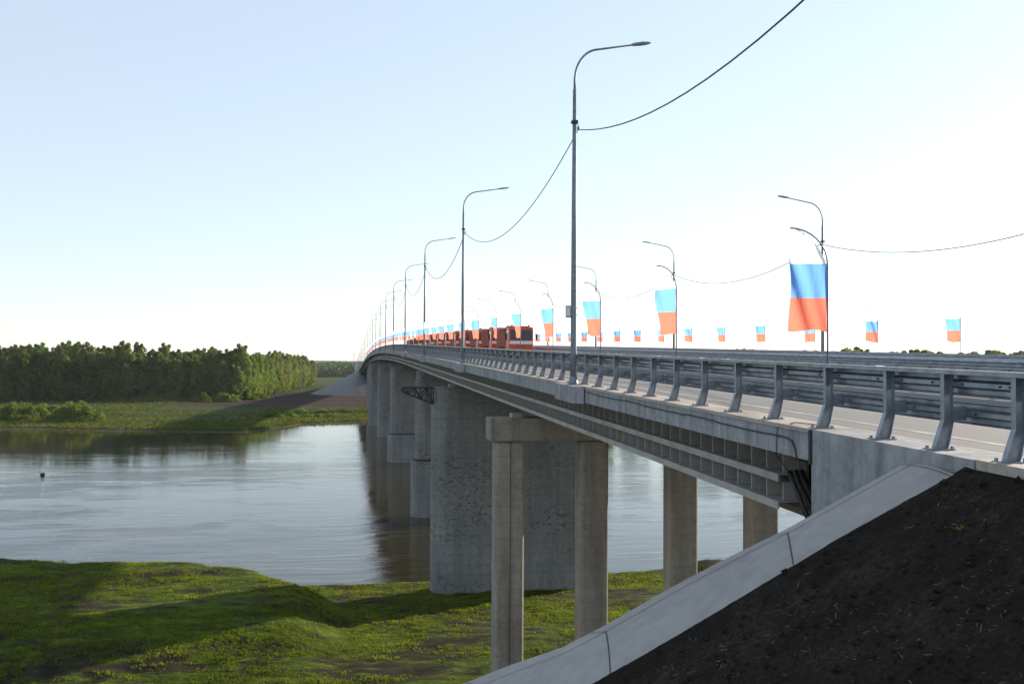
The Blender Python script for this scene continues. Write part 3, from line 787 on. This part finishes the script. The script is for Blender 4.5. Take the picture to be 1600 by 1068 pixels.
# ------------------------------------------------------------------ trucks (front towards -y)
def make_truck():
    r = thing('dump_truck')
    c = MB(); hw = 1.22
    side = [(0.0,.75),(0.02,1.5),(.14,2.86),(.3,3.0),(1.9,3.02),(2.0,2.8),(2.0,.75)]
    c.loft([[(-hw, y, z) for y, z in side], [(-hw*.985, y, z) for y, z in side][:0] or [(hw, y, z) for y, z in side]])
    cab = recalc(c.build('cab', M['orange'], r)); bevel(cab, .07, 2)
    for nm, m, z0, z1, x0, x1, off in (('windscreen', M['glass'], 1.78, 2.72, -1.08, 1.08, .02), ('white_band', M['white'], 1.38, 1.66, -1.16, 1.16, .02)):
        yy = lambda z: (.02*(z/1.5) if z < 1.5 else .02+(z-1.5)*.12/1.36)-off
        MB().loft([[(x0, yy(z0), z0), (x1, yy(z0), z0), (x1, yy(z0)+.06, z0), (x0, yy(z0)+.06, z0)], [(x0, yy(z1), z1), (x1, yy(z1), z1), (x1, yy(z1)+.06, z1), (x0, yy(z1)+.06, z1)]]).build(nm, m, r)
    MB().box(-1.24,1.24,-.14,.35,.42,.92).build('bumper', M['orange'], r)
    MB().box(-.75,.75,-.012,.05,1.0,1.28).build('grille', M['orange_body'], r)
    for s in (-1, 1):
        MB().box(*sorted((s*.72, s*1.12)),-.16,-.1,.56,.8).build('headlight', M['lamp_on'], r)
        mm = MB().box(*sorted((s*1.42, s*1.6)),-.16,-.06,1.75,2.35); mm.tube([(s*1.2,.1,2.4),(s*1.5,-.1,2.38)], .02, 6); mm.tube([(s*1.2,.1,1.75),(s*1.5,-.1,1.78)], .02, 6)
        mm.build('mirror', M['black'], r)
        MB().box(*sorted((s*1.2, s*1.235)),.35,1.5,1.75,2.65).build('side_window', M['glass'], r)
    b = MB().box(-.1,.1,.9,1.1,3.0,3.02); b.tube([(-.85,.6,3.0),(-.85,.6,3.22)], .08, 8); b.tube([(.85,.6,3.0),(.85,.6,3.22)], .08, 8); b.build('beacon_bar', M['lamp_on'] if False else M['orange_body'], r)
    MB().box(-.42,.42,1.6,8.2,.7,1.0).build('chassis', M['black'], r)
    d = MB(); prof_ = [(-1.05,1.15),(1.05,1.15),(1.25,1.7),(1.25,2.85),(-1.25,2.85),(-1.25,1.7)]
    d.loft([[(x, y, z) for x, z in prof_] for y in (2.35, 8.2)])
    d.add([(-1.25,2.35,2.85),(1.25,2.35,2.85),(1.2,1.75,3.12),(-1.2,1.75,3.12)], [(0,1,2,3)])
    for i in range(7):
        y = 2.5+i*.93
        for s in (-1, 1): d.box(*sorted((s*1.25, s*1.32)), y-.05, y+.05, 1.7, 2.85)
    for s in (-1, 1): d.box(*sorted((s*1.25, s*1.33)), 2.35, 8.2, 2.78, 2.9)
    d.build('tipper_body', M['orange_body'], r)
    for yy in (1.15, 5.6, 6.95):
        for s in (-1, 1):
            t = MB(); t.tube([(s*.78,yy,.52),(s*1.16,yy,.52)], .52, 18); wh = t.build('wheel', M['tyre'], r)
            MB().tube([(s*1.15,yy,.52),(s*1.175,yy,.52)], .27, 14).build('rim', M['white'], wh)
    return r
tr = make_truck(); XT = 17.1
tl = ['first orange dump truck of the convoy, its whole front showing', 'second orange dump truck, tucked behind the first one', 'third orange dump truck of the convoy', 'fourth orange dump truck of the convoy, beside the second lamp pole']
dts = [95, 106.5, 117.5, 130, 141.5, 155, 169, 184, 199, 214, 230, 246]
for i, dd in enumerate(dts):
    y = (dd-16*ST)/CT; sl = math.atan((zr(y+8)-zr(y))/8)
    lab = tl[i] if i < 4 else 'smaller orange dump truck farther back in the convoy'
    if i == 0: o = tr; tag(o, lab, 'truck', 'orange dump trucks parked in a row')
    else: o = dup(tr, (0,0,0), None, lab, 'orange dump trucks parked in a row')
    o.location = (XT, y, zr(y)-.05); o.rotation_euler = (sl, 0, 0); o.scale = (1, 1, 1.04)

# ------------------------------------------------------------------ far bank: embankment, paved cone
def outline(k, hh):                      # plan offset of the far embankment by k metres
    x0, x1, ye = 8.0-k, XR+.8+k, YE-.5
    pts = [(x0, 1300.0)] + [(x0, y) for y in (1000, 800, 700, 660, 640, 625)]
    for q in range(11):
        t = R(180+9*q); pts.append((8.0+k*math.cos(t), ye+12+(k+12)*math.sin(t) if k > 0 else ye+12+12*math.sin(t)))
    for q in range(11):
        t = R(270+9*q); pts.append((XR+.8+k*math.cos(t), ye+12+(k+12)*math.sin(t) if k > 0 else ye+12+12*math.sin(t)))
    pts += [(x1, y) for y in (625, 640, 660, 700, 800, 1000, 1300)]
    return pts
ht = lambda y: zr(max(y, YE))-.2
top = outline(0, 0); ring2 = []
for (x, y), (xa, ya), (xb, yb_) in zip(top, outline(1, 0), outline(0.0, 0)):
    hh = ht(y)-1.2; 
    ring2.append(hh*2.05)
far_p, far_s = MB(), MB(); T, Bt = [], []
for i, (x, y) in enumerate(top):
    k = ring2[i]; q = outline(k, 0)[i]; T.append((x, y, ht(y))); Bt.append((q[0], q[1], 1.2))
lo, hi = 6, 29
far_p.loft([[T[i], tuple((a+b)/2 for a, b in zip(T[i], Bt[i])), Bt[i]] for i in range(lo, hi)], 0, False, False)
recalc(far_p.build('slope_paving', M['farpave'])); tag(bpy.context.scene.objects['slope_paving.001'], 'grey paved cone at the far end of the bridge across the river', 'slope paving')
far_s.loft([[T[i], Bt[i]] for i in range(0, lo+1)], 0, False, False); far_s.loft([[T[i], Bt[i]] for i in range(hi-1, len(T))], 0, False, False)
tag(recalc(far_s.build('far_embankment', M['soil'])), kind='structure')
fa = MB().box(8.2, XR+.6, YE-1, YE+.6, zr(YE)-4.5, zr(YE)-.06); tag(fa.build('far_abutment', M['fascia']), 'small concrete abutment on top of the far paved cone', 'abutment')
# pale service road by the wood
pm = MB(); pp_ = []
for y, x in ((640,-62),(700,-56),(760,-52),(840,-46),(930,-42)): pp_.append([(x, y, H(x,y)+.5), (x+16, y, H(x+16,y)+.5)])
pm.loft(pp_, 0, False, False); tag(pm.build('path', M['farpave']), kind='structure')

# ------------------------------------------------------------------ trees
def tree_mesh(seed, Ht, Wd, narrow, leaf, count, base=.06):
    r = np.random.RandomState(seed); V = []; Fc = []
    nc = 50; cl = []
    for i in range(nc):
        t = base+(1-base)*((i+.5)/nc)
        env = (math.sin(math.pi*min(1, t*.70+.22))**.55) if t < .8 else (math.sin(math.pi*(.78))**.55)*math.sqrt(max(.12, 1-((t-.8)/.24)**2))
        rad = Wd*env*(.75+.4*r.rand())
        a = i*2.4+r.rand()*1.2; off = rad*(.45+.55*r.rand())
        cl.append((off*math.cos(a), off*math.sin(a), Ht*(t*.90+.03*r.rand()), rad*(.34+.24*r.rand())*(1 if t < .7 else 1-.12*(t-.7)/.3)))
    per = count//nc
    for cx, cy, cz, cr in cl:
        for k in range(per):
            v = r.randn(3); v /= np.linalg.norm(v)+1e-6; rr = cr*(.55+.5*r.rand())
            p = np.array((cx, cy, cz)) + v*rr*np.array((1, 1, 1.15 if narrow else .85))
            if p[2] < .6: continue
            nrm = v*.8+r.randn(3)*.5; nrm /= np.linalg.norm(nrm)+1e-6
            a = np.cross(nrm, (0,0,1)); a /= np.linalg.norm(a)+1e-6; b = np.cross(nrm, a)
            s = leaf*(.5+.9*r.rand()); ph = r.rand()*6.28
            o = len(V)
            for q in range(4):
                an = ph+q*math.pi/2; ra = s*(.75+.5*r.rand()); V.append(tuple(p+ra*(math.cos(an)*a+math.sin(an)*b)))
            Fc.append((o, o+1, o+2, o+3))
    m = MB(); m.v = V; m.f = Fc; m.m = [0]*len(Fc)
    t = MB(); n_ = 7; tr_ = [Vector((.25*nz(i*.7, seed), .25*nz(i*.7, seed+5), Ht*.88*i/n_)) for i in range(n_+1)]
    tr_[0].z = -.6
    t.tube(tr_, [max(.04, (.34 if narrow else .4)*(1-i/(n_+.6))) for i in range(n_+1)], 7)
    for i, (cx, cy, cz, cr) in enumerate(cl[::2]):
        z0 = max(1.5, cz-cr*1.3-1.0); t.tube([(0,0,z0), (cx*.5, cy*.5, (z0+cz)/2), (cx, cy, cz)], [.12,.08,.03], 5)
    return m, t
kinds = []
specs = [(1, 27, 4.6, True, .44, 4200, 'leaf'), (2, 30, 4.6, True, .44, 4200, 'leaf'), (3, 25, 5.2, False, .44, 4200, 'leaf2'), (4, 28, 4.4, True, .44, 4200, 'leaf2'), (5, 22, 4.8, False, .44, 4200, 'leaf')]
tlabs = ['tall narrow poplar in the dense dark wood on the far bank', 'tallest slender tree rising in the wood on the far bank', 'broad olive green tree in the wood on the far bank', 'slim pale green tree in the wood on the far bank', 'lower rounded tree filling the wood on the far bank']
for sp, lb in zip(specs, tlabs):
    m, t = tree_mesh(*sp[:6], base=.15 if sp[0] in (3, 4) else .05); root = thing('broadleaf_tree', (0,0,0), lb, 'tree', 'trees of the wood on the far bank')
    t.build('trunk', M['wood_pale'] if sp[0] in (3, 4) else M['wood'], root, True); m.build('crown', M[sp[6]], root); kinds.append([root, False])
rt = random.Random(5)
def put_tree(k, x, y, scl, grp=None, lab=None):
    root, us = kinds[k]; loc = (x, y, H(x, y)); s_ = (scl*rt.uniform(.85, 1.15), scl*rt.uniform(.85, 1.15), scl)
    if not us and lab is None:
        root.location = loc; root.scale = s_; root.rotation_euler = (0,0,rt.uniform(0,6.28)); kinds[k][1] = True
    else: dup(root, loc, rt.uniform(0, 6.28), lab, grp, s_)
# front edge of the wood, then the side facing the road
for row in range(5):
    x = -262.0+row*2.3
    while x < -52-row*1.0:
        y = 506+row*7.5+rt.uniform(-3, 3)+.05*(x+50)
        put_tree(rt.choice([0,1,3,2,4] if row else [0,3,2,4,4,0]), x, y, rt.uniform(.9, 1.06)*(1.0 if row else .9)); x += rt.uniform(4.6, 7.2)
for row in range(3):
    y = 512.0+row*4
    while y < 860:
        t = (y-507)/350; x = -52+22*t-row*7+rt.uniform(-2, 2)
        put_tree(rt.choice([0,1,2,3,4]), x, y, rt.uniform(.75, 1.0)); y += rt.uniform(6, 10)
# trees showing above the right rail
for px, py in ((822,547),(850,546),(915,544),(932,545),(945,546),(985,541),(1000,544),(1058,543),(1072,545),(1110,547),(1160,540),(1172,541),(1205,545),(1240,543),(1258,542),(1275,543),(1300,544),(1322,541),(1336,537),(1348,540),(1398,544),(1415,543),(1432,541),(1448,542),(1465,544),(1502,546),(1520,545),(1550,542),(1562,544),(1588,545),(1600,543)):
    dd = rt.uniform(430, 560); X, Y, Z = ray(px, py, dd); hgt = Z-H(X, Y); k = rt.choice([2, 4])
    put_tree(k, X, Y, hgt/(specs[k][1]*.98), 'tree tops beyond the right rail', 'rounded tree top showing just above the far right guard rail')
# mast at the end of the wood
x_, y_, _ = ray(472, 600, 640); mm = MB(); mm.tube([(x_,y_,2),(x_,y_,34)], [.12,.06], 6)
for z in (24, 29, 33): mm.tube([(x_-1.1,y_,z),(x_+1.1,y_,z)], .07, 5)
tag(mm.build('power_mast', M['galv_pole']), 'thin grey mast rising at the right end of the wood', 'mast')
for px, dd, hh in ((553, 1500, 42),):
    x_, y_, _ = ray(px, 590, dd); mm = MB()
    for sx in (-1,1):
        for sy in (-1,1): mm.tube([(x_+sx*3,y_+sy*3,2),(x_+sx*.5,y_+sy*.5,hh)], .14, 4)
    for z in range(6, 40, 5):
        k = 3-2.5*z/hh; mm.tube([(x_-k,y_-k,z),(x_+k,y_-k,z+4)], .1, 4); mm.tube([(x_+k,y_-k,z),(x_-k,y_-k,z+4)], .1, 4)
    for z in (30, 36): mm.tube([(x_-5,y_,z),(x_+5,y_,z)], .15, 4)
    tag(mm.build('lattice_pylon', M['galv_pole']), 'distant lattice pylon left of the far bridge end', 'pylon')
# distant wood that reads as one mass
r = np.random.RandomState(9); V = []; Fc = []
def blob_wood(x0, x1, y0, y1, nn, hmin, hmax, sz):
    for i in range(nn):
        x = r.uniform(x0, x1); y = r.uniform(y0, y1); hh = (hmin+(hmax-hmin)*r.rand()) * (1+.25*nz(x*.01, y*.01))
        for k in range(26):
            p = np.array((x, y, 0)) + np.array((r.randn()*sz*1.4, r.randn()*sz, hh*(.15+.85*r.rand()))); s = sz*(.35+.5*r.rand())
            a = r.randn(3); a /= np.linalg.norm(a); b = np.cross(a, r.randn(3)); b /= np.linalg.norm(b)+1e-6; o = len(V)
            for q in range(4): V.append(tuple(p+s*(math.cos(q*math.pi/2)*a+math.sin(q*math.pi/2)*b)))
            Fc.append((o, o+1, o+2, o+3))
blob_wood(-420, 40, 1380, 1800, 950, 17, 23, 4.0); blob_wood(-900, 100, 2300, 2900, 700, 20, 28, 6)
fw = MB(); fw.v = V; fw.f = Fc; fw.m = [0]*len(Fc); tag(fw.build('distant_wood', M['farleaf']), kind='stuff')

# bushes on the far bank
def bush_mesh(seed, w_, h_, leaf, count):
    r = np.random.RandomState(seed); V = []; Fc = []
    for i in range(count):
        a = r.rand()*6.28; u = math.sqrt(r.rand()); hh = h_*(1-u**2.4)*(.72+.28*math.sin(a*3+seed)+.2*math.sin(u*9+a*5))
        p = np.array((w_*u*math.cos(a), w_*.55*u*math.sin(a), max(.1, hh*(.35+.65*r.rand()**.4))))
        nrm = r.randn(3); nrm /= np.linalg.norm(nrm); b = np.cross(nrm, r.randn(3)); b /= np.linalg.norm(b); c = np.cross(nrm, b); s = leaf*(.6+.8*r.rand()); o = len(V)
        V.extend(tuple(p+s*q) for q in (b*1.5, c*.6, -b*1.5, -c*.6)); Fc.append((o, o+1, o+2, o+3))
    m = MB(); m.v = V; m.f = Fc; m.m = [0]*len(Fc); return m
def bush(px, py, dd, w_, h_, seed, lab, grp=None):
    x, y, _ = ray(px, py, dd); root = thing('bush', (x, y, max(.1, H(x, y))-.1), lab, 'bush', grp)
    bush_mesh(seed, w_, h_, .42, int(900*w_*h_/12)).build('foliage', M['bush'], root)
    st_ = MB()
    for i in range(7): a = i*.9; st_.tube([(0,0,-.2),(w_*.3*math.cos(a), w_*.2*math.sin(a), h_*.6)], [.07,.03], 4)
    st_.build('stem', M['wood'], root)
bush(30, 655, 345, 13, 6.4, 1, 'big rounded willow bush at the left edge of the far water line')
bush(118, 655, 343, 11.5, 6.8, 2, 'large willow bush at the far water line, right of the leftmost one')
bush(72, 652, 352, 9, 5.6, 6, 'willow bush filling the gap between the two large water side bushes')
bush(430, 660, 372, 4.5, 1.8, 3, 'low bright shrub on the far bank near the bridge')
for i, (px, dd) in enumerate(((455, 380),(480, 385),(500, 380),(520, 386),(545, 384),(470, 405),(505, 410),(535, 408))):
    bush(px, 660, dd, rt.uniform(2.2, 3.6), rt.uniform(.9, 1.6), 10+i, 'small leafy shrub on the far bank below the paved cone', 'small shrubs on the far bank')

for i in range(30):
    px = -10+i*14.5+rt.uniform(-6, 6); 
    bush(px, 628, 478+rt.uniform(-6, 10)+max(0, px-370)*1.2, rt.uniform(3, 5.5), rt.uniform(2.2, 5), 40+i % 6, 'leafy undergrowth bush at the foot of the dark wood', 'bushes along the foot of the wood')
# grass blades
def grass_patch(nn, f, hmin, hmax, wid, seed):
    r = np.random.RandomState(seed); V = []; Fc = []; c = 0
    while c < nn:
        x, y = f(r)
        if x is None: continue
        z = H(x, y)
        if z < .25: continue
        c += 1
        for b in range(4):
            a = r.rand()*6.28; hh = hmin+(hmax-hmin)*r.rand()**2; ox, oy = r.randn(2)*wid*2.2; le = r.randn(2)*hh*.4; o = len(V)
            V.extend([(x+ox-math.cos(a)*wid, y+oy-math.sin(a)*wid, z-.03), (x+ox+math.cos(a)*wid, y+oy+math.sin(a)*wid, z-.03), (x+ox+le[0], y+oy+le[1], z+hh)]); Fc.append((o, o+1, o+2))
    m = MB(); m.v = V; m.f = Fc; m.m = [0]*len(Fc); return m
def near_f(r):
    d_ = 48+58*r.rand(); X = (-.56+.85*r.rand())*d_; x = X*CT+d_*ST; y = d_*CT-X*ST
    if y > yshore(x)-.5: return None, None
    if fbm(x*.06, y*.13, 6, 3)+.5*fbm(x*.5, y*.9, 2, 2) > .0+.3*r.rand(): return None, None
    return x, y
tag(grass_patch(80000, near_f, .04, .19, .028, 1).build('grass', M['grass']), kind='stuff')
def far_f(r):
    x = -260+290*r.rand(); t = 170*r.rand()**1.9; y = yfar(x)+1+t
    if x > -80 and t > (68+40*nz(x*.05, t*.05))*(.5+r.rand()): return None, None
    return x, y
tag(grass_patch(15000, far_f, .3, 1.3, .2, 2).build('bank_grass', M['grass2']), kind='stuff')
def tall_f(r):
    x = -44+24*r.rand(); y = yshore(x)-6+3.5*r.rand()
    if nz(x*.5, 3) < .1: return None, None
    return x, y
tag(grass_patch(420, tall_f, .3, .9, .03, 4).build('tall_grass', M['grass']), kind='stuff')

# buoy
bx, by, _ = ray(70, 742, 188); by_ = thing('river_buoy', (bx, by, 0), 'small white topped buoy floating alone on the river', 'buoy')
MB().tube([(0,0,-.3),(0,0,.0),(0,0,.32),(0,0,.4)], [.3,.42,.42,.3], 16).build('float', M['dark'], by_)
MB().tube([(0,0,.45),(0,0,1.4)], [.36,.2], 12).build('top_cone', M['white'], by_)

# ------------------------------------------------------------------ light, sky, air, camera
AZ, EL = R(60), R(17.0)
W_ = bpy.data.worlds.new('World'); SC.world = W_; W_.use_nodes = True
nt = W_.node_tree; bg = nt.nodes['Background']; sky = nd(nt, 'ShaderNodeTexSky'); sky.sky_type = 'NISHITA'; sky.sun_disc = False
sky.sun_elevation = EL; sky.sun_rotation = AZ; sky.altitude = 100; sky.air_density = 1.0; sky.dust_density = .25; sky.ozone_density = 1.0
hs = nd(nt, 'ShaderNodeHueSaturation'); hs.inputs['Saturation'].default_value = .8; L(nt, sky.outputs[0], hs.inputs['Color']); vl = mixc(nt, 1.0, mixc(nt, 1.0, hs.outputs[0], (.5,.5,.5), 'MULTIPLY'), (1.85,2.17,2.55), 'ADD'); L(nt, vl, bg.inputs[0]); bg.inputs[1].default_value = .118
sl = bpy.data.lights.new('sun', 'SUN'); sl.energy = 5.0; sl.angle = R(.5); sl.color = (1, .88, .73)
so_ = link('sun', sl); sv = Vector((math.sin(AZ)*math.cos(EL), math.cos(AZ)*math.cos(EL), math.sin(EL))); so_.rotation_euler = sv.to_track_quat('Z', 'Y').to_euler()

HAZE = 4.5e-5
if HAZE:
    hm = bpy.data.materials.new('haze_air'); hm.use_nodes = True; hn = hm.node_tree; hn.nodes.remove(hn.nodes['Principled BSDF'])
    vo = nd(hn, 'ShaderNodeVolumePrincipled'); vo.inputs['Color'].default_value = (.86,.92,1,1); vo.inputs['Density'].default_value = HAZE; vo.inputs['Anisotropy'].default_value = .3
    L(hn, vo.outputs[0], hn.nodes['Material Output'].inputs['Volume'])
    tag(MB().box(-7600, 7600, -1200, 7600, -4.2, 90).build('haze', hm), kind='stuff')

cam = bpy.data.cameras.new('camera'); cam.lens = 33.75; cam.sensor_width = 36; cam.clip_end = 30000; cam.clip_start = .1
co = link('camera', cam)
pit, rol = math.atan(36/1500), .006
f0 = Vector((ST*math.cos(pit), CT*math.cos(pit), math.sin(pit))); r0 = Vector((CT, -ST, 0)); u0 = r0.cross(f0)
rr = r0*math.cos(rol)+u0*math.sin(rol); uu = u0*math.cos(rol)-r0*math.sin(rol)
mm = Matrix((rr, uu, -f0)).transposed().to_4x4(); mm.translation = (0, 0, CAMZ); co.matrix_world = mm
SC.camera = co
SC.view_settings.view_transform = 'Standard'; SC.view_settings.look = 'None'; SC.view_settings.exposure = .86; SC.view_settings.gamma = 1
SC.cycles.max_bounces = 6; SC.cycles.use_denoising = True
